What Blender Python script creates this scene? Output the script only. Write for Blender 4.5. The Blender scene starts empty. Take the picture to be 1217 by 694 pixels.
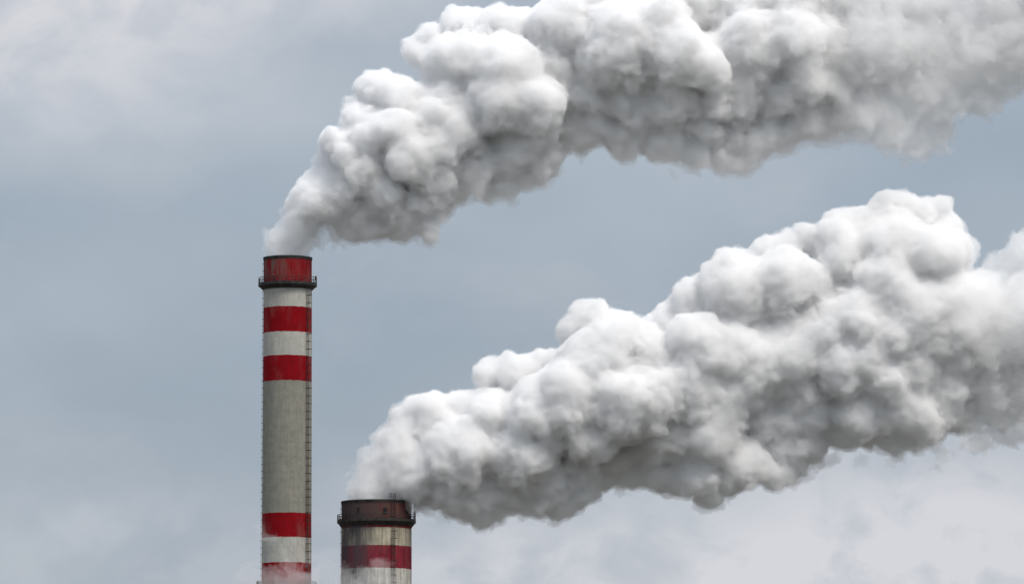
import bpy, bmesh, math, random
import numpy as np
import openvdb
from mathutils import Vector, Matrix, Euler

# ------------------------------------------------------------------ camera, sky, sun, exposure
S = bpy.context.scene
COL = S.collection
W_PX, H_PX = 1217.0, 694.0
DIST = 1000.0                      # chimneys stand about a kilometre away
cam_d = bpy.data.cameras.new("camera")
cam = bpy.data.objects.new("camera", cam_d)
COL.objects.link(cam)
cam_d.sensor_width = 36.0
cam_d.lens = 211.0
cam_d.clip_start = 1.0
cam_d.clip_end = 40000.0
CAM_H = 1.7
PITCH = math.radians(6.35)
cam.location = (0, 0, CAM_H)
cam.rotation_euler = (math.radians(90) + PITCH, 0, 0)
S.camera = cam

SUN_EL, SUN_AZ = math.radians(56), math.radians(141)      # azimuth clockwise from +Y
to_sun = Vector((math.sin(SUN_AZ) * math.cos(SUN_EL), math.cos(SUN_AZ) * math.cos(SUN_EL), math.sin(SUN_EL)))
sun_d = bpy.data.lights.new("sun", 'SUN')
sun_d.energy = 2.75
sun_d.angle = math.radians(20)
sun_d.color = (1.0, 0.945, 0.87)
sun = bpy.data.objects.new("sun", sun_d)
COL.objects.link(sun)
sun.rotation_euler = to_sun.to_track_quat('Z', 'Y').to_euler()
sun.location = (0, 0, 400)


def pix_ray(px, py):
    k = cam_d.sensor_width / cam_d.lens / W_PX
    d = Vector(((px - W_PX / 2) * k, 1.0, -(py - H_PX / 2) * k))
    c, s = math.cos(PITCH), math.sin(PITCH)
    return Vector((d.x, d.y * c - d.z * s, d.y * s + d.z * c))


def at(px, py, Y=DIST):
    r = pix_ray(px, py)
    return Vector((0, 0, CAM_H)) + r * (Y / r.y)


M_PX = (at(700, 347) - at(600, 347)).length / 100.0       # metres per photo pixel at the chimneys


class NT:
    """small node-tree writer"""
    def __init__(self, tree):
        self.t = tree
        tree.nodes.clear()

    def n(self, typ, **kw):
        nd = self.t.nodes.new(typ)
        for k, v in kw.items():
            setattr(nd, k, v)
        return nd

    def put(self, sock, v):
        if hasattr(v, 'is_output') or isinstance(v, bpy.types.NodeSocket):
            self.t.links.new(v, sock)
        else:
            sock.default_value = v

    def math(self, op, a, b=0.0, c=None, clamp=False):
        nd = self.n('ShaderNodeMath', operation=op)
        nd.use_clamp = clamp
        self.put(nd.inputs[0], a)
        self.put(nd.inputs[1], b)
        if c is not None:
            self.put(nd.inputs[2], c)
        return nd.outputs[0]

    def mix(self, f, a, b, mode='MIX'):
        nd = self.n('ShaderNodeMix', data_type='RGBA', blend_type=mode)
        self.put(nd.inputs['Factor'], f)
        ia = [s for s in nd.inputs if s.name == 'A' and s.type == 'RGBA'][0]
        ib = [s for s in nd.inputs if s.name == 'B' and s.type == 'RGBA'][0]
        self.put(ia, a)
        self.put(ib, b)
        return [s for s in nd.outputs if s.type == 'RGBA'][0]

    def noise(self, vec, scale, detail=4, rough=0.55, dist=0.0):
        nd = self.n('ShaderNodeTexNoise')
        self.put(nd.inputs['Vector'], vec)
        nd.inputs['Scale'].default_value = scale
        nd.inputs['Detail'].default_value = detail
        nd.inputs['Roughness'].default_value = rough
        nd.inputs['Distortion'].default_value = dist
        return nd.outputs['Fac']

    def mapping(self, vec, scale=(1, 1, 1), loc=(0, 0, 0), rot=(0, 0, 0)):
        nd = self.n('ShaderNodeMapping')
        self.put(nd.inputs['Vector'], vec)
        nd.inputs['Scale'].default_value = scale
        nd.inputs['Location'].default_value = loc
        nd.inputs['Rotation'].default_value = rot
        return nd.outputs[0]

    def ramp(self, fac, a, b, lo=0.0, hi=1.0):
        nd = self.n('ShaderNodeMapRange', interpolation_type='SMOOTHSTEP')
        self.put(nd.inputs['Value'], fac)
        nd.inputs['From Min'].default_value = a
        nd.inputs['From Max'].default_value = b
        nd.inputs['To Min'].default_value = lo
        nd.inputs['To Max'].default_value = hi
        return nd.outputs['Result']


def c4(r, g, b):
    return (r, g, b, 1.0)


world = bpy.data.worlds.new("World")
S.world = world
world.use_nodes = True
w = NT(world.node_tree)
out = w.n('ShaderNodeOutputWorld')
bg = w.n('ShaderNodeBackground')
w.t.links.new(bg.outputs[0], out.inputs[0])
sky = w.n('ShaderNodeTexSky', sky_type='NISHITA')
sky.sun_disc = False
sky.sun_elevation = SUN_EL
sky.sun_rotation = SUN_AZ
sky.air_density = 1.0
sky.dust_density = 2.0
bg.inputs['Strength'].default_value = 0.1
gen = w.n('ShaderNodeTexCoord').outputs['Generated']
sep = w.n('ShaderNodeSeparateXYZ')
w.put(sep.inputs[0], gen)
dx, dy, dz = sep.outputs
# an even blue-grey cloud deck over most of the sky, brighter overhead (values are before the 0.1 strength)
deck = w.mix(w.ramp(dz, 0.02, 0.9), c4(3.6, 4.2, 4.85), c4(10.6, 11.4, 12.8))
n_big = w.noise(w.mapping(gen, (13, 13, 26)), 1.0, 3, 0.5)
deck2 = w.mix(1.0, deck, w.mix(w.ramp(n_big, 0.3, 0.7), c4(0.88, 0.90, 0.93), c4(1.08, 1.07, 1.06)), 'MULTIPLY')
base = w.mix(0.9, sky.outputs[0], deck2)


def bank(px, py, rx, ry, amp):
    """a soft cloud bank round one direction of the sky; radii in photo pixels"""
    d = pix_ray(px, py).normalized()
    k = cam_d.sensor_width / cam_d.lens / W_PX
    ax = w.math('DIVIDE', w.math('SUBTRACT', dx, d.x), rx * k)
    az = w.math('DIVIDE', w.math('SUBTRACT', dz, d.z), ry * k)
    r2 = w.math('ADD', w.math('MULTIPLY', ax, ax), w.math('MULTIPLY', az, az))
    e = w.math('POWER', 2.71828, w.math('MULTIPLY', r2, -1.0))
    return w.math('MULTIPLY', w.math('MULTIPLY', e, amp), w.math('GREATER_THAN', dy, 0.0))


total = None
for b in ((900, 720, 560, 130, 0.95), (1150, 610, 220, 110, 0.5), (30, 70, 240, 100, 0.6), (180, -20, 300, 60, 0.7), (60, 300, 340, 90, -0.18), (330, 440, 200, 130, -0.10), (1190, 190, 90, 60, -0.25), (60, 520, 200, 30, 0.1),
          (120, 620, 150, 80, 0.22), (560, 640, 120, 60, 0.15), (500, -20, 200, 60, 0.12)):
    v = bank(*b)
    total = v if total is None else w.math('ADD', total, v)
n_mid = w.noise(w.mapping(gen, (60, 60, 75)), 1.0, 6, 0.55, 0.3)
n_sm = w.noise(w.mapping(gen, (25, 25, 40), (3, 1, 2)), 1.0, 5, 0.5)
cl = w.math('MULTIPLY', total, w.ramp(n_mid, 0.36, 0.64, 0.55, 1.2))
cl = w.math('ADD', cl, w.ramp(n_sm, 0.42, 0.75, 0.0, 0.2), clamp=True)
skycol = w.mix(cl, base, c4(6.65, 6.72, 7.15))
w.put(bg.inputs['Color'], skycol)

S.view_settings.view_transform = 'Standard'
S.view_settings.look = 'None'
S.view_settings.gamma = 1.0
S.view_settings.exposure = 0.0
S.view_settings.use_curve_mapping = False
cy = S.cycles
cy.max_bounces = 24
cy.diffuse_bounces = 3
cy.glossy_bounces = 2
cy.volume_bounces = 20
cy.transparent_max_bounces = 32
cy.use_denoising = True
cy.caustics_reflective = False
cy.caustics_refractive = False
cy.use_adaptive_sampling = True
cy.adaptive_threshold = 0.015
cy.sample_clamp_indirect = 6.0


# ------------------------------------------------------------------ helpers
def link(name, me, parent=None, mats=()):
    o = bpy.data.objects.new(name, me)
    COL.objects.link(o)
    for m in mats:
        me.materials.append(m)
    if parent is not None:
        o.parent = parent
    return o


def from_bm(name, bm, mat, parent=None, smooth=None):
    me = bpy.data.meshes.new(name)
    bm.normal_update()
    bm.to_mesh(me)
    bm.free()
    if smooth:
        me.polygons.foreach_set('use_smooth', [True] * len(me.polygons))
        me.update()
        try:
            me.set_sharp_from_angle(angle=math.radians(smooth))
        except Exception:
            pass
    return link(name, me, parent, [mat])


def lathe(bm, prof, seg=96, close=True, a0=0.0, a1=2 * math.pi):
    """revolve (r, z) pairs round Z; a closed profile makes a ring"""
    full = abs(a1 - a0 - 2 * math.pi) < 1e-6
    cnt = seg if full else seg + 1
    rings = []
    for i in range(cnt):
        a = a0 + (a1 - a0) * i / seg
        rings.append([bm.verts.new((r * math.cos(a), r * math.sin(a), z)) for r, z in prof])
    n = len(prof)
    for i in range(seg):
        A, B = rings[i], rings[(i + 1) % cnt]
        for j in range(n if close else n - 1):
            k = (j + 1) % n
            bm.faces.new((A[j], B[j], B[k], A[k]))
    if not full and close:
        bm.faces.new(list(reversed(rings[0])))
        bm.faces.new(rings[-1])


def tube(bm, a, b, r, n=6):
    a, b = Vector(a), Vector(b)
    d = (b - a)
    q = d.to_track_quat('Z', 'Y')
    va, vb = [], []
    for i in range(n):
        t = 2 * math.pi * i / n
        v = q @ Vector((r * math.cos(t), r * math.sin(t), 0))
        va.append(bm.verts.new(a + v))
        vb.append(bm.verts.new(b + v))
    for i in range(n):
        j = (i + 1) % n
        bm.faces.new((va[i], va[j], vb[j], vb[i]))
    bm.faces.new(list(reversed(va)))
    bm.faces.new(vb)


def box(bm, c, s, rz=0.0):
    m = Matrix.Translation(Vector(c)) @ Matrix.Rotation(rz, 4, 'Z') @ Matrix.Diagonal((s[0], s[1], s[2], 1.0))
    bmesh.ops.create_cube(bm, size=1.0, matrix=m)


def mat(name):
    m = bpy.data.materials.new(name)
    m.use_nodes = True
    return m, NT(m.node_tree)


def principled(t, col, rough=0.8, metallic=0.0, spec=0.3):
    o = t.n('ShaderNodeOutputMaterial')
    p = t.n('ShaderNodeBsdfPrincipled')
    t.t.links.new(p.outputs[0], o.inputs['Surface'])
    t.put(p.inputs['Base Color'], col)
    t.put(p.inputs['Roughness'], rough)
    p.inputs['Metallic'].default_value = metallic
    p.inputs['Specular IOR Level'].default_value = spec
    return p


def simple(name, a, b, scale, rough=0.8, metallic=0.0):
    m, t = mat(name)
    co = t.n('ShaderNodeTexCoord').outputs['Object']
    principled(t, t.mix(t.ramp(t.noise(co, scale, 5), 0.35, 0.65), c4(*a), c4(*b)), rough, metallic)
    return m


def shaft_material(name, base_h, bands, edges, top_z, soot):
    """painted concrete: colour bands by height, weather streaks, pour joints, soot below the mouth"""
    m, t = mat(name)
    co = t.n('ShaderNodeTexCoord').outputs['Object']
    sp = t.n('ShaderNodeSeparateXYZ')
    t.put(sp.inputs[0], co)
    x, y, z = sp.outputs
    wob = t.math('MULTIPLY', t.math('SUBTRACT', t.noise(co, 1.3, 5, 0.7), 0.5), 0.30)
    zz = t.math('ADD', z, wob)
    col = c4(*bands[0])
    for e, b in zip(edges, bands[1:]):
        st = t.ramp(zz, e - 0.04, e + 0.04)
        col = t.mix(st, col, c4(*b))
    # fine mottling, vertical runs, broad stain patches, faint lift joints of the slipform
    mott = t.ramp(t.noise(co, 0.9, 8, 0.65), 0.25, 0.75, 0.84, 1.11)
    ang = t.math('ARCTAN2', y, x)
    cx = t.n('ShaderNodeCombineXYZ')
    t.put(cx.inputs[0], t.math('MULTIPLY', ang, 6.0))
    t.put(cx.inputs[1], 0.0)
    t.put(cx.inputs[2], t.math('MULTIPLY', z, 0.09))
    runs = t.noise(cx.outputs[0], 2.2, 6, 0.65)
    runf = t.ramp(runs, 0.36, 0.62, 0.88 if soot < 0.5 else 0.55, 1.04)
    joint = t.math('PINGPONG', z, 1.25)
    jf = t.ramp(joint, 0.0, 0.09, 0.89, 1.0)
    f = t.math('MULTIPLY', t.math('MULTIPLY', mott, runf), jf)
    cmb = t.n('ShaderNodeCombineColor')
    for i in range(3):
        t.put(cmb.inputs[i], f)
    col = t.mix(1.0, col, cmb.outputs[0], 'MULTIPLY')
    # chalky fading and rubbed-through paint in broad patches
    fade = t.math('MULTIPLY', t.ramp(t.noise(t.mapping(co, (0.35, 0.35, 0.16)), 1.0, 6, 0.62), 0.48, 0.74), 0.16)
    col = t.mix(fade, col, c4(0.30, 0.25, 0.22))
    # soot and rust that ran down from the mouth
    cx2 = t.n('ShaderNodeCombineXYZ')
    t.put(cx2.inputs[0], t.math('MULTIPLY', ang, 3.0))
    t.put(cx2.inputs[1], 4.0)
    t.put(cx2.inputs[2], t.math('MULTIPLY', z, 0.14))
    run2 = t.noise(cx2.outputs[0], 1.7, 7, 0.6)
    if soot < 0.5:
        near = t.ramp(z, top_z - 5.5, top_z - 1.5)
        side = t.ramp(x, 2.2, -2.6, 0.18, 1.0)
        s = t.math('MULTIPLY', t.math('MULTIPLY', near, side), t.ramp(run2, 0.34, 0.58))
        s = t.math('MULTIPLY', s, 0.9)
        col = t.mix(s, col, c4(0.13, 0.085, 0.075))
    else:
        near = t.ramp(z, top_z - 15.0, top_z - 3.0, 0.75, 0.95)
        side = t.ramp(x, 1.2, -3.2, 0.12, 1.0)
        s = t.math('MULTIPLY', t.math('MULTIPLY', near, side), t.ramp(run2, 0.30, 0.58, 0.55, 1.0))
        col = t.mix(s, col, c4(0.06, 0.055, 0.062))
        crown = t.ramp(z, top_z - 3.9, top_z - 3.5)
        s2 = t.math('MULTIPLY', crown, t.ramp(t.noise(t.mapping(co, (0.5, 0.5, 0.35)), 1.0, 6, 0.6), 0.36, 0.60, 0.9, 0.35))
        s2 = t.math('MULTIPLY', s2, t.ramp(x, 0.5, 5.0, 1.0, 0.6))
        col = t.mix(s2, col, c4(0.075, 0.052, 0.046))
    p = principled(t, col, t.ramp(runs, 0.3, 0.7, 0.8, 0.95), 0.0, 0.12)
    bump = t.n('ShaderNodeBump')
    bump.inputs['Strength'].default_value = 0.35
    bump.inputs['Distance'].default_value = 0.05
    t.put(bump.inputs['Height'], t.math('ADD', t.noise(co, 3.0, 6, 0.6), t.math('MULTIPLY', jf, 2.0)))
    t.t.links.new(bump.outputs[0], p.inputs['Normal'])
    return m


# ------------------------------------------------------------------ ground
m_ground, t = mat("ground_earth")
co = t.n('ShaderNodeTexCoord').outputs['Object']
g1 = t.mix(t.ramp(t.noise(co, 0.01, 8, 0.6), 0.4, 0.6), c4(0.045, 0.045, 0.032), c4(0.095, 0.085, 0.065))
g2 = t.mix(t.ramp(t.noise(co, 0.3, 6, 0.6), 0.4, 0.7, 0, 0.6), g1, c4(0.065, 0.06, 0.05))
principled(t, g2, 0.95)
bm = bmesh.new()
bmesh.ops.create_circle(bm, cap_ends=True, segments=128, radius=16000)
g = from_bm("ground", bm, m_ground)
g["kind"] = "structure"

# ------------------------------------------------------------------ chimneys
m_steel = simple("dark_painted_steel", (0.022, 0.021, 0.021), (0.05, 0.042, 0.038), 1.5, 0.6, 0.2)
m_soot = simple("sooty_lining", (0.018, 0.017, 0.016), (0.045, 0.04, 0.038), 0.8, 0.95)
m_rust = simple("rusty_ladder_steel", (0.04, 0.036, 0.034), (0.10, 0.07, 0.055), 2.0, 0.8, 0.1)
m_glass = simple("lamp_glass", (0.16, 0.03, 0.02), (0.22, 0.05, 0.03), 6.0, 0.2)


def radial(a, r, z):
    return Vector((r * math.cos(a), r * math.sin(a), z))


def gallery(parent, z, r_in, width, depth_under, rail_h, posts, smat):
    bm = bmesh.new()
    ro = r_in + width
    lathe(bm, [(r_in + 0.004, z), (r_in + 0.004, z - depth_under), (r_in + 0.12, z - depth_under), (ro - 0.10, z - 0.34), (ro, z - 0.34), (ro, z)])
    gal = from_bm("gallery", bm, smat, parent, 30)
    bm = bmesh.new()
    rr = ro - 0.07
    for k in range(posts):
        a = 2 * math.pi * k / posts
        tube(bm, radial(a, rr, z + 0.001), radial(a, rr, z + rail_h), 0.045, 5)
    for h in (rail_h, rail_h * 0.55):
        prof = [(rr + 0.05 * math.cos(q), z + h + 0.05 * math.sin(q)) for q in [i * math.pi / 3 for i in range(6)]]
        lathe(bm, prof, 96)
    lathe(bm, [(rr + 0.055, z + 0.002), (rr + 0.075, z + 0.002), (rr + 0.075, z + 0.16), (rr + 0.055, z + 0.16)], 96)
    from_bm("railing", bm, smat, gal)
    return gal


def ladder(parent, ang, rad_at, z0, z1, rung_step, hoop_step, cage_r, half_w, smat, hoop_w=0.046):
    """rails, rungs and a hooped safety cage, standing a little off the wall"""
    bm = bmesh.new()
    er = Vector((math.cos(ang), math.sin(ang), 0))
    et = Vector((-math.sin(ang), math.cos(ang), 0))

    def P(off, side, z):
        return er * (rad_at(z) + off) + et * side + Vector((0, 0, z))
    step = 6.0
    z = z0
    while z < z1 - 1e-3:
        zn = min(z + step, z1)
        for sd in (-half_w, half_w):
            tube(bm, P(0.22, sd, z), P(0.22, sd, zn), 0.025, 5)
        for q in (-0.9, 0.0, 0.9):
            tube(bm, P(0.22 + cage_r * (0.55 + 0.45 * math.cos(q)) + 0.2, cage_r * math.sin(q), z),
                 P(0.22 + cage_r * (0.55 + 0.45 * math.cos(q)) + 0.2, cage_r * math.sin(q), zn), 0.022, 4)
        z = zn
    z = z0 + 0.2
    while z < z1:
        tube(bm, P(0.22, -half_w, z), P(0.22, half_w, z), 0.022, 5)
        z += rung_step
    z = z0 + 0.5
    while z < z1:
        pts = [P(-0.02, -half_w, z), P(0.22, -half_w, z)]
        for i in range(9):
            q = math.pi * (i / 8.0 - 0.5)
            pts.append(P(0.22 + 0.2 + cage_r * (0.55 + 0.45 * math.cos(q)), cage_r * math.sin(q), z))
        pts += [P(0.22, half_w, z), P(-0.02, half_w, z)]
        for a, b in zip(pts[:-1], pts[1:]):
            tube(bm, a, b, hoop_w, 5)
        z += hoop_step
    return from_bm("ladder", bm, smat, parent)


def conductor(parent, ang, rad_at, z0, z1, step, smat):
    """lightning conductor strap on stand-off clips"""
    bm = bmesh.new()
    z = z0
    while z < z1 - 1e-3:
        zn = min(z + step, z1)
        tube(bm, radial(ang, rad_at(z) + 0.13, z), radial(ang, rad_at(zn) + 0.13, zn), 0.02, 5)
        a = radial(ang, rad_at(z) - 0.02, z)
        tube(bm, a, radial(ang, rad_at(z) + 0.20, z), 0.06, 6)
        z = zn
    return from_bm("lightning_conductor", bm, smat, parent)


def lamp(parent, ang, r, z, k=1.0):
    bm = bmesh.new()
    c = radial(ang, r, z)
    tube(bm, c, c + Vector((0, 0, 0.95 * k)), 0.06 * k, 6)
    box(bm, c + Vector((0, 0, 0.95 * k)), (0.34 * k, 0.34 * k, 0.10 * k), ang)
    l = from_bm("warning_lamp", bm, m_steel, parent)
    bm = bmesh.new()
    prof = [(0.0001, 0), (0.15 * k, 0), (0.17 * k, 0.2 * k), (0.12 * k, 0.4 * k), (0.0001, 0.46 * k)]
    lathe(bm, prof, 14, close=False)
    bmesh.ops.remove_doubles(bm, verts=bm.verts, dist=0.001)
    bmesh.ops.translate(bm, verts=bm.verts, vec=c + Vector((0, 0, 1.003 * k)))
    from_bm("lamp_glass", bm, m_glass, l, 40)


def chimney(name, px_axis, px_top, r_top, taper, ypx_edges, bands, soot, label, wall):
    top = at(px_axis, px_top)
    H = top.z
    root = bpy.data.objects.new(name, None)
    COL.objects.link(root)
    root.location = (top.x, DIST, 0)
    root["label"] = label
    root["category"] = "chimney"
    rad = lambda z: r_top + (H - z) * taper
    zpx = lambda py: at(px_axis, py, DIST - r_top).z      # height of a mark seen on the near face
    edges = [zpx(y) for y in ypx_edges]
    m = shaft_material(name + "_concrete", H, bands, edges, H, soot)
    bm = bmesh.new()
    prof = [(rad(0), 0.0)]
    for i in range(1, 40):
        z = (H - 0.5) * i / 40
        prof.append((rad(z), z))
    prof += [(rad(H - 0.5), H - 0.5), (rad(H - 0.5) - wall, H - 0.5), (rad(H - 0.5) - wall, H * 0.5)]
    lathe(bm, prof, 128, close=False)
    from_bm("shaft", bm, m, root, 30)
    bm = bmesh.new()
    ri = rad(H - 0.5)
    lathe(bm, [(ri - wall + 0.03, H - 0.498), (ri + 0.06, H - 0.498), (ri + 0.06, H - 0.18), (ri + 0.10, H - 0.18), (ri + 0.10, H), (ri - wall + 0.03, H)], 128)
    from_bm("rim", bm, m_soot, root, 30)
    bm = bmesh.new()
    lathe(bm, [(ri - wall - 0.002, H - 0.5), (ri - wall - 0.002, H * 0.55)], 96, close=False)
    bmesh.ops.create_circle(bm, cap_ends=True, segments=96, radius=ri - wall - 0.002, matrix=Matrix.Translation((0, 0, H * 0.55)))
    from_bm("flue_lining", bm, m_soot, root, 30)
    return root, H, rad, zpx


WHITE = (0.42, 0.41, 0.37)
GREY = (0.25, 0.245, 0.205)
RED = (0.21, 0.002, 0.006)
r1 = 28.6 * M_PX
# bands listed from the foot up; each starts at the matching height in the second list
c1, H1, rad1, z1 = chimney(
    "chimney", 342, 306.5, r1, 0.0022,
    [1040, 990, 860, 812, 697, 667.5, 637.5, 608.5, 451.5, 421.5, 393.5, 363.5, 338],
    [GREY, RED, WHITE, RED, WHITE, RED, WHITE, RED, GREY, RED, WHITE, RED, WHITE, RED], 0.2,
    "tall slender chimney with red and white bands, the taller of the two", 0.55)
gz = z1(335)
gallery(c1, gz, rad1(gz), 0.88, 0.95, 1.05, 28, m_steel)
gz2 = z1(697)
gallery(c1, gz2, rad1(gz2), 0.88, 0.95, 1.05, 28, m_steel)
LA1 = math.radians(-35)
ladder(c1, LA1, rad1, 2.5, gz - 0.9, 0.33, 1.30, 0.42, 0.27, m_rust)
conductor(c1, math.radians(183), rad1, 0.5, H1 - 0.6, 1.16, m_steel)
lamp(c1, math.radians(-4), rad1(gz) + 0.70, gz + 0.01, 1.0)
lamp(c1, math.radians(-118), rad1(gz) + 0.62, gz + 0.01, 0.9)
lamp(c1, math.radians(178), rad1(gz2) + 0.62, gz2 + 0.01, 0.9)

r2 = 41.5 * M_PX
CREAM = (0.50, 0.45, 0.34)
c2, H2, rad2, z2 = chimney(
    "chimney", 447.5, 596.0, r2, 0.003,
    [1000, 950, 860, 800, 735, 674, 647, 626, 620.5],
    [GREY, RED, CREAM, RED, CREAM, (0.60, 0.575, 0.51), (0.25, 0.02, 0.035), CREAM, (0.25, 0.03, 0.03), (0.13, 0.033, 0.030)], 0.9,
    "short wide chimney with a sooty brown crown and streaked concrete, right of the taller one", 0.7)
gz = z2(616)
gallery(c2, gz, rad2(gz), 0.72, 1.0, 1.0, 36, m_steel)
LA2 = math.radians(-61)
ladder(c2, LA2, rad2, 2.5, gz - 1.05, 0.33, 1.22, 0.42, 0.27, m_rust)
# upper ladder: from the gallery over the rim
bm = bmesh.new()
er = Vector((math.cos(LA2), math.sin(LA2), 0))
et = Vector((-math.sin(LA2), math.cos(LA2), 0))
for sd in (-0.36, 0.36):
    tube(bm, er * (rad2(H2) + 0.3) + et * sd + Vector((0, 0, gz)), er * (rad2(H2) + 0.3) + et * sd + Vector((0, 0, H2 + 1.0)), 0.05, 5)
    tube(bm, er * (rad2(H2) - 0.4) + et * sd + Vector((0, 0, H2)), er * (rad2(H2) - 0.4) + et * sd + Vector((0, 0, H2 + 1.0)), 0.05, 5)
    tube(bm, er * (rad2(H2) + 0.3) + et * sd + Vector((0, 0, H2 + 1.0)), er * (rad2(H2) - 0.4) + et * sd + Vector((0, 0, H2 + 1.0)), 0.05, 5)
    tube(bm, er * (rad2(H2) + 0.3) + et * sd + Vector((0, 0, H2 + 0.5)), er * (rad2(H2) - 0.4) + et * sd + Vector((0, 0, H2 + 0.5)), 0.04, 5)
z = gz + 0.3
while z < H2 + 1.0:
    tube(bm, er * (rad2(H2) + 0.3) - et * 0.36 + Vector((0, 0, z)), er * (rad2(H2) + 0.3) + et * 0.36 + Vector((0, 0, z)), 0.025, 5)
    z += 0.33
from_bm("ladder", bm, m_steel, c2)
lamp(c2, math.radians(-3), rad2(gz) + 0.5, gz + 0.01, 1.15)
m_dark = simple("dark_opening", (0.012, 0.011, 0.011), (0.025, 0.022, 0.02), 2.0, 0.9)
for px, py, ww, hh in ((427, 606, 2.6, 6.5), (458.5, 607, 4.4, 7.0), (484, 606, 1.4, 4.0)):
    s = (px - 447.5) / 41.5
    a = -math.acos(max(-1, min(1, s)))
    bm = bmesh.new()
    c = radial(a, rad2(z2(py)) + 0.0, z2(py) + 0.1)
    box(bm, c, (0.16, ww * M_PX / max(0.3, abs(math.sin(a))), hh * M_PX), a)
    from_bm("access_hatch", bm, m_dark, c2)
conductor(c2, math.radians(181), rad2, 0.5, H2 - 0.6, 1.9, m_steel)


# ------------------------------------------------------------------ smoke: a field in metres (positive inside), turned into nested closed shells
def vnoise(p, seed):
    rng = np.random.default_rng(seed)
    T = rng.random((64, 64, 64), dtype=np.float32)
    i = np.floor(p).astype(np.int32)
    f = p - i
    f = f * f * (3 - 2 * f)
    i &= 63
    j = (i + 1) & 63
    x0, y0, z0 = i.T
    x1, y1, z1_ = j.T
    fx, fy, fz = f.T
    a = T[x0, y0, z0] * (1 - fx) + T[x1, y0, z0] * fx
    b = T[x0, y1, z0] * (1 - fx) + T[x1, y1, z0] * fx
    c = T[x0, y0, z1_] * (1 - fx) + T[x1, y0, z1_] * fx
    d = T[x0, y1, z1_] * (1 - fx) + T[x1, y1, z1_] * fx
    return (a * (1 - fy) + b * fy) * (1 - fz) + (c * (1 - fy) + d * fy) * fz


def fbm(p, seed, octv=3, gain=0.5):
    s, a, tot = 0.0, 1.0, 0.0
    for k in range(octv):
        s = s + a * (vnoise(p * (2.03 ** k), seed + k) - 0.5)
        tot += a
        a *= gain
    return s / tot * 2.0


def billow(p, seed):
    """rounded bumps with creases between them, 0..1"""
    rng = np.random.default_rng(seed)
    R = rng.random((32, 32, 32, 3), dtype=np.float32)
    i = np.floor(p).astype(np.int32)
    f = (p - i).astype(np.float32)
    best = np.full(len(p), 9.0, np.float32)
    for ox in (-1, 0, 1):
        for oy in (-1, 0, 1):
            for oz in (-1, 0, 1):
                o = R[(i[:, 0] + ox) & 31, (i[:, 1] + oy) & 31, (i[:, 2] + oz) & 31]
                d = (f[:, 0] - o[:, 0] - ox) ** 2
                d += (f[:, 1] - o[:, 1] - oy) ** 2
                d += (f[:, 2] - o[:, 2] - oz) ** 2
                np.minimum(best, d, out=best)
    return np.sqrt(np.maximum(0.0, 1.0 - best))


class Field:
    def __init__(self, lo, hi, vox):
        self.lo = np.array(lo, float)
        self.v = vox
        self.n = np.ceil((np.array(hi) - self.lo) / vox).astype(int)
        self.f = np.full(self.n, -6.0, np.float32)
        self.ax = [self.lo[k] + vox * np.arange(self.n[k]) for k in range(3)]

    def splat(self, c, r, k=0.9, pad=2.5):
        sl = []
        for a in range(3):
            i0 = int(max(0, math.floor((c[a] - r - pad - self.lo[a]) / self.v)))
            i1 = int(min(self.n[a], math.ceil((c[a] + r + pad - self.lo[a]) / self.v) + 1))
            if i1 <= i0:
                return
            sl.append(slice(i0, i1))
        X, Y, Z = (self.ax[a][sl[a]].astype(np.float32) - c[a] for a in range(3))
        d = r - np.sqrt((X * X)[:, None, None] + (Y * Y)[None, :, None] + (Z * Z)[None, None, :])
        v = self.f[tuple(sl)]
        h = np.clip(0.5 + 0.5 * (v - d) / k, 0, 1)
        self.f[tuple(sl)] = d + (v - d) * h + k * h * (1 - h)

    def points(self, lo=-4.0, hi=9.0):
        idx = np.nonzero((self.f > lo) & (self.f < hi))
        p = np.stack([self.lo[a] + self.v * idx[a] for a in range(3)], 1).astype(np.float32)
        return idx, p

    def shell(self, arr):
        g = openvdb.FloatGrid(background=6.0)
        g.copyFromArray(np.ascontiguousarray(-arr))
        pts, quads = g.convertToQuads(0.0)
        return pts.astype(np.float64) * self.v + self.lo, quads


def smoke_mesh(shells):
    """one mesh out of nested closed shells; shell k uses material slot k"""
    vs, qs, ms, off = [], [], [], 0
    for k, (p, q) in enumerate(shells):
        if not len(q):
            continue
        vs.append(p)
        qs.append(q.astype(np.int64) + off)
        ms.append(np.full(len(q), k))
        off += len(p)
    v, q, mi = np.concatenate(vs), np.concatenate(qs), np.concatenate(ms)
    me = bpy.data.meshes.new("smoke_plume")
    me.vertices.add(len(v))
    me.vertices.foreach_set('co', v.astype(np.float32).ravel())
    me.loops.add(len(q) * 4)
    me.loops.foreach_set('vertex_index', q.astype(np.int32).ravel())
    me.polygons.add(len(q))
    me.polygons.foreach_set('loop_start', np.arange(0, len(q) * 4, 4, dtype=np.int32))
    me.polygons.foreach_set('loop_total', np.full(len(q), 4, np.int32))
    me.polygons.foreach_set('material_index', mi.astype(np.int32))
    me.polygons.foreach_set('use_smooth', np.ones(len(q), bool))
    me.update(calc_edges=True)
    return me


def volume_mat(name, col, dens, aniso=0.0):
    m, t = mat(name)
    o = t.n('ShaderNodeOutputMaterial')
    p = t.n('ShaderNodeVolumePrincipled')
    p.inputs['Color'].default_value = c4(*col)
    p.inputs['Density'].default_value = dens
    p.inputs['Anisotropy'].default_value = aniso
    t.t.links.new(p.outputs[0], o.inputs['Volume'])
    m.cycles.homogeneous_volume = True
    return m


def dense_mat(name, col):
    m, t = mat(name)
    o = t.n('ShaderNodeOutputMaterial')
    p = t.n('ShaderNodeBsdfDiffuse')
    p.inputs['Color'].default_value = c4(*col)
    p.inputs['Roughness'].default_value = 0.6
    t.t.links.new(p.outputs[0], o.inputs['Surface'])
    return m


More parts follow.
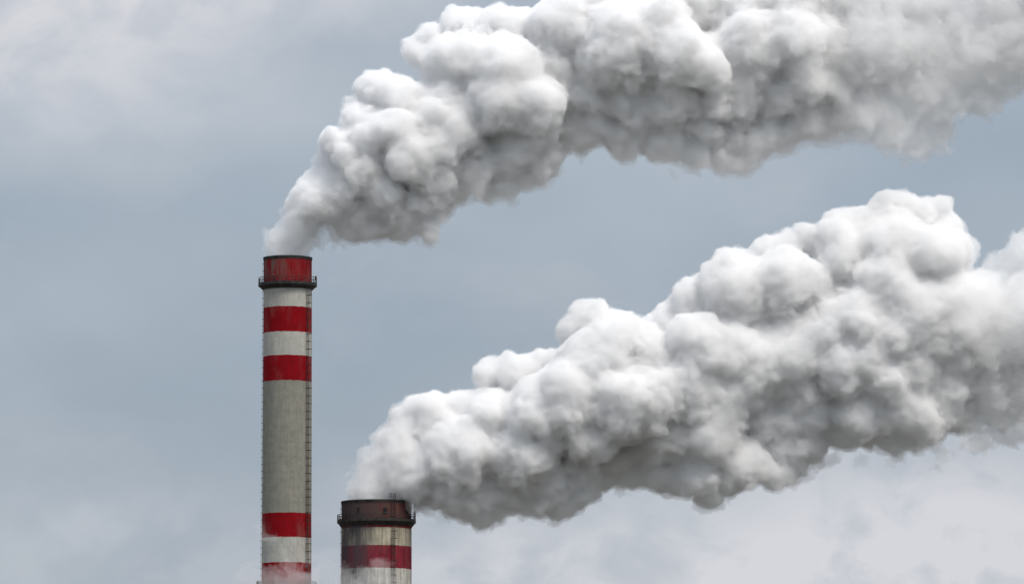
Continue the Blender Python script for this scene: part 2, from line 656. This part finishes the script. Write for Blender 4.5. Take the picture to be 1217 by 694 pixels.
M_VEIL = volume_mat("steam_veil", (0.992, 0.992, 0.992), 0.30)
M_BODY = volume_mat("steam_body", (0.994, 0.993, 0.992), 1.15)
M_CORE = dense_mat("steam_core", (0.935, 0.93, 0.925))


def sample(F, arr, p):
    """trilinear lookup of a grid at world points"""
    q = (p - F.lo.astype(np.float32)) / F.v
    q = np.clip(q, 0, np.array(F.n, np.float32) - 1.001)
    i = q.astype(np.int32)
    f = q - i
    x, y, z = i.T
    fx, fy, fz = f.T
    r = 0
    for ox, wx in ((0, 1 - fx), (1, fx)):
        for oy, wy in ((0, 1 - fy), (1, fy)):
            for oz, wz in ((0, 1 - fz), (1, fz)):
                r = r + arr[x + ox, y + oy, z + oz] * (wx * wy * wz)
    return r


def plume(puffs, vox, seed, depth_scale, soft_fn, label, box_px, half_depth, mouth, amp=1.0):
    rng = random.Random(seed)
    x0, y0, x1, y1 = box_px
    a, b = at(x0, y1), at(x1, y0)
    F = Field((a.x, DIST - half_depth, a.z), (b.x, DIST + half_depth, b.z), vox)
    kids, grand = [], []

    def rnd():
        return Vector((rng.gauss(0, 1), rng.gauss(0, 1), rng.gauss(0, 1))).normalized()
    tops, bots = {}, {}
    for px, py, r, d in puffs:
        for k in range(int(px - r) // 10, int(px + r) // 10 + 1):
            hh = math.sqrt(max(0.0, r * r - (k * 10 + 5 - px) ** 2))
            tops[k] = min(tops.get(k, 9e9), py - hh)
            bots[k] = max(bots.get(k, -9e9), py + hh)
    for px, py, r, d in puffs:
        k = int(px) // 10
        low = (py - tops[k]) / max(1.0, bots[k] - tops[k])
        if d > 0:
            d *= 1.0 - 0.7 * float(smooth01(low, 0.5, 0.95))
        c = at(px, py)
        c.y = DIST - d * M_PX * depth_scale
        R = r * M_PX
        F.splat(c, R * 0.92, 0.25 * min(R, 4.0))
        if R > 1.8:
            for k in range(int(8 + R * 1.5)):
                u = rnd()
                if u.y > 0.6:
                    continue
                rr = R * (0.14 + 0.40 * rng.random() ** 1.5)
                if rr > 3.2:
                    rr = rng.uniform(1.4, 3.2)
                kids.append((c + u * (R * 1.0 - rr * rng.uniform(*((0.70, 1.0) if R < 4.2 else (0.88, 1.15)))), rr, u))
        if d > 12:                                        # the far side of the same puff
            far = c.copy()
            far.y = DIST + d * M_PX * depth_scale * 0.8
            F.splat(far, R * 0.9, 0.8)
    for k in sorted(tops):                                # no gaps through the middle
        if k % 3 == 0 and k * 10 > x0 + 60:
            half = (bots[k] - tops[k]) / 2
            c = at(k * 10 + 5, (bots[k] + tops[k]) / 2)
            c.y = DIST
            F.splat(c, half * 0.44 * M_PX, 1.0)
    for c, rr, u in kids:
        F.splat(c, rr, 0.75 * min(rr, 2.4))
        if rr > 0.9:
            for k in range(5):
                w_ = (rnd() + u * 0.8).normalized()
                r3 = rr * rng.uniform(0.25, 0.5)
                grand.append((c + w_ * (rr - r3 * rng.uniform(0.3, 0.8)), r3))
    for c, rr in grand:
        F.splat(c, rr, 0.45 * rr, 1.0)
    np.clip(F.f, -6, 7.5, out=F.f)
    idx, p = F.points(-4.0, 7.4)
    # wind-torn: bend the puffs so that none stays a ball, then three sizes of billows on them
    wob = np.stack([1.1 * fbm(p * 0.15, seed + 10 * k, 2) + 0.4 * fbm(p * 0.45, seed + 10 * k + 5, 2) for k in (1, 2, 3)], 1).astype(np.float32)
    f = sample(F, F.f, p + wob)
    g = np.clip((sample(F, F.f, p + wob + np.float32((0, 0, 0.6))) - f) / 0.6, -1, 1)       # +1 on undersides, -1 on tops
    under = smooth01(g, 0.15, 0.8).astype(np.float32)
    near = np.abs(f - 0.5) < 3.2
    idx2 = np.nonzero(near)[0]
    pn = p[idx2]
    wp = pn + 0.9 * np.stack([fbm(pn * 0.3, seed + 200 + 10 * k, 2) for k in (1, 2, 3)], 1).astype(np.float32)
    big = fbm(pn * 0.06, seed + 77, 2)
    away, base = soft_fn(p)
    soft = away + base
    fine = 0.55 + 0.9 * smooth01(big, -0.35, 0.35) - 0.3 * away[idx2]        # crisp in places, smooth in others
    f[idx2] += amp * (1.0 * (billow(wp / 5.2, seed + 1) - 0.80) + 0.80 * fine * (billow(wp / 2.3 + 7, seed + 2) - 0.66) + 0.52 * fine * (billow(wp / 1.0 + 3, seed + 3) - 0.62)
                      + 0.35 * fbm(pn * 1.1, seed + 60, 2))
    rag = np.zeros(len(f), np.float32)
    rag[idx2] = fbm(pn * 0.5 + 5, seed + 40, 4, 0.62)
    veil = np.full(F.n, -6.0, np.float32)
    body = veil.copy()
    core = veil.copy()
    inside = F.f >= 7.4
    fv = f + 0.10 + 1.6 * rag * (0.22 + 1.1 * soft + 0.9 * under) + 0.15 * base + 0.6 * away + 0.25 * under
    fb = f - 0.10 - 1.2 * base - 2.6 * away - 0.25 * under + 1.2 * rag * (0.12 + soft + 0.95 * under)
    fc = f - 2.0 - 2.8 * base - 4.5 * away - 0.5 * under
    # at the mouth the smoke keeps inside the flue and off the outer wall
    cx, H, Ri, Ro = mouth
    dist = np.sqrt((p[:, 0] - cx) ** 2 + (p[:, 1] - DIST) ** 2)
    wall = np.where((p[:, 2] < H + 0.15) & (dist < np.where(p[:, 0] > cx + 0.8 * Ro, Ro + 0.4, Ro + 4.0)), Ri - 0.12 - dist, 9.0).astype(np.float32)
    for arr, v in ((veil, fv), (body, fb), (core, fc)):
        arr[idx] = np.minimum(v, wall)
        arr[inside] = 6.0
        for ax in range(3):                               # close the shells at the edge of the grid
            s0 = [slice(None)] * 3
            s0[ax] = slice(0, 2)
            arr[tuple(s0)] = -6
            s0[ax] = slice(-2, None)
            arr[tuple(s0)] = -6
    body = np.minimum(body, veil - 0.10)
    core = np.minimum(core, body - 0.25)
    me = smoke_mesh([F.shell(veil), F.shell(body), F.shell(core)])
    o = link("smoke_plume", me, None, [M_VEIL, M_BODY, M_CORE])
    o["label"] = label
    o["category"] = "smoke plume"
    o["group"] = "smoke plumes blowing from the chimneys"
    return o


def smooth01(x, a, b):
    t = np.clip((x - a) / (b - a), 0, 1)
    return t * t * (3 - 2 * t)


UP = [
    # column out of the mouth
    (343, 312, 20, 0), (344, 300, 21, 0), (346, 288, 22, 0), (352, 272, 25, 0), (362, 256, 28, 0), (374, 242, 32, 4), (392, 230, 36, 6),
    # ragged underside
    (402, 262, 20, 5), (418, 275, 17, 10), (436, 272, 18, 14), (452, 270, 17, 8), (430, 255, 28, 10), (482, 262, 20, 28), (504, 272, 17, 30), (492, 250, 24, 25), (470, 272, 14, 18),
    # first mass
    (393, 190, 18, 0), (404, 172, 22, 4), (400, 210, 24, 8), (402, 178, 14, 26), (414, 194, 16, 34), (426, 210, 15, 38), (412, 225, 22, 25),
    (436, 148, 28, 8), (424, 132, 17, 0), (440, 104, 17, 0), (455, 108, 22, 8), (478, 118, 27, 18), (513, 142, 26, 28), (450, 175, 34, 20),
    (470, 165, 30, 34), (490, 196, 34, 40), (520, 222, 27, 42), (520, 185, 34, 36), (455, 232, 25, 34), (466, 254, 20, 34), (440, 205, 22, 32),
    (545, 155, 36, 24), (560, 200, 30, 20), (545, 228, 18, 14), (572, 183, 12, 46), (580, 200, 15, 42), (570, 213, 20, 30), (600, 218, 17, 14), (583, 230, 10, 5),
    # second mass
    (500, 62, 21, 0), (512, 44, 16, 0), (538, 30, 17, 0), (558, 38, 22, 0), (532, 72, 32, 14), (560, 82, 40, 20), (600, 88, 44, 30),
    (592, 128, 40, 34), (630, 128, 36, 40), (650, 126, 22, 46), (640, 160, 21, 42), (620, 174, 25, 30), (640, 203, 18, 24), (655, 188, 13, 24), (622, 210, 16, 14), (604, 184, 30, 14),
    # third mass
    (618, 40, 36, 0), (680, 40, 58, 8), (740, 58, 58, 28), (700, 100, 44, 8), (780, 40, 45, 30), (802, 72, 44, 38), (838, 92, 30, 44), (850, 122, 20, 40),
    (800, 120, 38, 30), (760, 118, 40, 14), (700, 142, 32, 0), (688, 162, 16, -10), (742, 158, 28, 4), (790, 168, 26, 18), (830, 150, 17, 30), (842, 156, 13, 34), (825, 182, 20, 14), (858, 182, 19, 8), (745, 180, 12, 0), (772, 176, 13, 6),
    # fourth mass
    (900, 60, 55, 14), (945, 58, 46, 26), (962, 98, 34, 26), (925, 120, 34, 14), (900, 160, 30, 0), (945, 148, 24, 0), (885, 178, 20, 0), (980, 40, 25, 20),
    # torn far end
    (1040, 60, 66, 0), (1030, 132, 32, 18), (1062, 150, 26, 18), (1088, 166, 16, 14), (1098, 108, 44, 0), (1150, 58, 60, 0), (1205, 36, 55, 0), (1146, 100, 20, 0), (1190, 85, 22, 0), (1255, 20, 60, 0), (990, 150, 20, 0), (1000, 110, 36, 4), (1112, 160, 14, 4), (1172, 112, 14, 0),
    (600, 40, 34, 0), (660, 95, 55, 0), (668, 150, 30, 0), (540, 120, 50, 0), (640, 180, 34, 0), (520, 190, 50, 0), (760, 110, 60, 0), (870, 100, 60, 0),
    (968, 134, 28, 0), (866, 158, 24, 0), (930, 160, 22, 0), (1010, 140, 26, 0), (488, 268, 17, 16), (472, 266, 18, 8), (500, 256, 22, 20), (516, 252, 18, 18), (520, 240, 24, 10), (455, 262, 24, 0),
    # above the frame
(690, 12, 40, 0), (730, 8, 44, 6), (775, 2, 44, 8), (820, 4, 42, 4), (865, 8, 42, 0), (910, 6, 44, 4), (955, 4, 42, 8), (1000, 0, 40, 0), (1050, 2, 50, 0), (1110, -2, 55, 0), (1180, -8, 60, 0), (1260, -20, 70, 0), (1340, -30, 80, 0), (1320, 10, 60, 0),
]
LOW = [
    (447, 612, 33, 0), (446, 598, 36, 0), (446, 584, 33, 0), (440, 566, 20, 0), (455, 556, 32, 0), (476, 540, 36, 2), (482, 502, 17, 0), (500, 490, 19, 0), (522, 502, 34, 0), (500, 568, 34, 8), (470, 575, 32, 4),
    (540, 576, 30, 14), (573, 611, 15, 10), (560, 590, 27, 14), (600, 583, 25, 20), (545, 540, 44, 20), (550, 492, 24, 0), (576, 476, 20, 0), (578, 442, 18, 0), (600, 434, 17, 0), (616, 450, 30, 0),
    (640, 434, 18, 0), (660, 440, 22, 4), (590, 502, 40, 14), (620, 548, 40, 34), (650, 578, 28, 24), (670, 603, 14, 10), (640, 500, 44, 30), (690, 558, 25, 20), (680, 480, 50, 34), (700, 440, 44, 24),
    (676, 396, 18, 0), (690, 380, 18, 0), (710, 384, 24, 0), (740, 390, 23, 4), (725, 420, 44, 24), (765, 396, 19, 0), (770, 430, 40, 24), (740, 480, 44, 40), (700, 522, 34, 40), (782, 476, 42, 36), (815, 462, 28, 38), (822, 492, 22, 36), (575, 590, 22, 22),
    (735, 545, 26, 0), (720, 540, 24, 0), (720, 565, 16, -6), (750, 568, 17, -6), (780, 560, 24, 4), (760, 530, 30, 0),
    # middle
    (800, 386, 28, 0), (830, 362, 34, 4), (850, 342, 24, 0), (870, 316, 22, 0), (886, 306, 17, 0), (905, 300, 18, 4), (880, 350, 50, 20), (930, 340, 44, 24), (958, 345, 25, 30), (930, 296, 20, 0), (955, 286, 19, 0), (976, 290, 22, 0),
    (1000, 266, 20, 0), (1022, 268, 24, 4), (1000, 300, 40, 10), (990, 318, 22, 26), (830, 420, 40, 34), (872, 420, 34, 34), (845, 522, 40, 30), (868, 500, 23, 32), (830, 560, 32, 24), (842, 590, 18, 14), (880, 550, 32, 30), (908, 560, 20, 26), (870, 574, 18, 14),
    (800, 520, 40, 18), (800, 565, 24, 10), (920, 420, 44, 12), (950, 480, 48, 2), (955, 530, 28, -2), (930, 558, 18, 2), (860, 470, 40, 2),
    # right mass
    (985, 395, 38, 26), (1015, 380, 34, 34), (1050, 400, 40, 28), (1000, 440, 40, 30), (1045, 450, 42, 30), (1085, 440, 40, 20), (1078, 490, 42, 22), (1022, 492, 40, 22), (1020, 430, 60, 8), (925, 500, 44, -8), (935, 530, 34, -8), (890, 440, 60, 0), (980, 360, 50, 0), (940, 400, 60, -4), (1060, 340, 60, 0), (1000, 516, 22, 10), (1100, 498, 34, 10), (1060, 508, 26, 14), (1050, 480, 24, 40),
    (1050, 246, 21, 0), (1070, 242, 20, 0), (1100, 256, 24, 0), (1118, 248, 17, 0), (1132, 270, 20, 0), (1060, 290, 44, 10), (1110, 310, 42, 14), (1136, 300, 24, 10), (1050, 342, 50, 18), (1100, 372, 50, 14),
    (1122, 455, 36, 0), (1132, 425, 40, 0), (1120, 480, 28, 0), (648, 596, 18, 8), (662, 594, 16, 8), (688, 588, 17, 8), (704, 578, 14, 4), (560, 604, 18, 8), (592, 602, 16, 8), (620, 596, 16, 10),
    # far end, behind
    (1160, 440, 45, -14), (1185, 465, 42, -12), (1215, 455, 44, -14), (1180, 380, 44, -20),
    (1200, 312, 20, -30), (1205, 358, 42, -30), (1172, 420, 50, -20), (1150, 482, 30, -14), (1225, 420, 50, -24), (1246, 300, 42, -30), (1290, 340, 90, -30), (1340, 320, 90, -30), (1300, 430, 60, -30), (1160, 360, 40, -20),
]


def smooth01(x, a, b):
    t = np.clip((x - a) / (b - a), 0, 1)
    return t * t * (3 - 2 * t)


def soft_up(p):
    """(thinning downwind, thinning at the mouth)"""
    xs = p[:, 0]
    away = 1.5 * smooth01(xs, at(930, 100).x, at(1170, 100).x)
    base = 1.0 * smooth01(-p[:, 2], -at(350, 228).z, -at(350, 292).z) * smooth01(-xs, -at(420, 260).x, -at(385, 260).x)
    return away.astype(np.float32), base.astype(np.float32)


def soft_low(p):
    xs = p[:, 0]
    away = 0.8 * smooth01(xs, at(1135, 400).x, at(1195, 400).x)
    base = (0.4 * smooth01(-p[:, 2], -at(440, 590).z, -at(440, 620).z) * smooth01(-xs, -at(520, 600).x, -at(480, 600).x)
            + 0.8 * smooth01(-xs, -at(490, 600).x, -at(425, 600).x))
    return away.astype(np.float32), base.astype(np.float32)


M_WISP = volume_mat("thin_steam", (0.985, 0.985, 0.985), 0.07)


def wisp(puffs, seed, depth=(3.2, 26.0), dens=None, vox=0.3):
    """thin torn steam drifting past a shaft: one closed shell of faint volume"""
    cs = [(at(px, py), r * M_PX, d) for px, py, r, d in puffs]
    lo = [min(c[k] - r for c, r, d in cs) - 3 for k in range(3)]
    hi = [max(c[k] + r for c, r, d in cs) + 3 for k in range(3)]
    lo[1], hi[1] = DIST - depth[1], DIST - depth[0]
    F = Field(lo, hi, vox)
    for c, r, d in cs:
        c.y = DIST - d
        F.splat(c, r, 1.2)
    idx, p = F.points(-5.0, 8.0)
    wq = p + 2.0 * np.stack([fbm(p * 0.2, seed + 10 * k, 3) for k in (1, 2, 3)], 1).astype(np.float32)
    arr = F.f.copy()
    arr[idx] = F.f[idx] + 4.6 * fbm(wq * 0.45, seed + 5, 6, 0.78) - 0.3
    for ax in range(3):
        s0 = [slice(None)] * 3
        s0[ax] = slice(0, 2)
        arr[tuple(s0)] = -6
        s0[ax] = slice(-2, None)
        arr[tuple(s0)] = -6
    me = smoke_mesh([F.shell(arr)])
    o = link("steam_wisps", me, None, [dens or M_WISP])
    o["kind"] = "stuff"
    return o


wisp([(330, 700, 24, 10), (352, 690, 20, 9), (368, 700, 22, 11), (345, 676, 14, 9), (318, 642, 13, 8), (300, 690, 20, 9), (390, 694, 18, 9), (340, 718, 30, 10), (316, 690, 14, 9), (372, 676, 10, 9)], 303)
wisp([(414, 700, 15, 12), (438, 698, 16, 13), (455, 690, 12, 12), (432, 720, 28, 13), (470, 708, 18, 12), (412, 680, 10, 12), (452, 676, 6, 12)], 412)

M_SHRED = volume_mat("torn_steam", (0.98, 0.98, 0.98), 0.22)
wisp([(990, 546, 10, 0), (1019, 549, 7, 3), (1066, 543, 8, 2), (1121, 542, 15, 0), (1146, 530, 14, 3), (1168, 518, 20, 0), (1196, 506, 26, -2), (1240, 500, 30, 0),
      (755, 575, 9, 0), (735, 578, 8, 0), (500, 606, 8, 0), (530, 612, 7, 0)], 519, (-11.0, 13.0), M_SHRED)
wisp([(603, 243, 8, 0), (590, 240, 8, 0), (660, 200, 8, 0), (690, 180, 8, 0), (800, 202, 8, 0), (860, 206, 9, 0), (900, 195, 9, 0), (950, 176, 9, 0), (1125, 150, 14, 0), (1150, 122, 15, 0), (1171, 136, 12, 0), (1190, 112, 15, 0), (1110, 176, 12, 0), (380, 284, 6, 0), (395, 284, 6, 0)], 537, (-11.0, 13.0), M_SHRED)

VOX = 0.27
plume(UP, VOX, 11, 1.35, soft_up, "billowing grey white smoke plume blowing right from the tall slender chimney's mouth", (305, -145, 1440, 322), 23, (c1.location.x, H1, rad1(H1) - 0.55, rad1(H1)))
plume(LOW, VOX, 29, 1.35, soft_low, "bright white smoke plume drifting right from the short wide chimney's sooty crown", (400, 195, 1440, 640), 23, (c2.location.x, H2, rad2(H2) - 0.7, rad2(H2)))
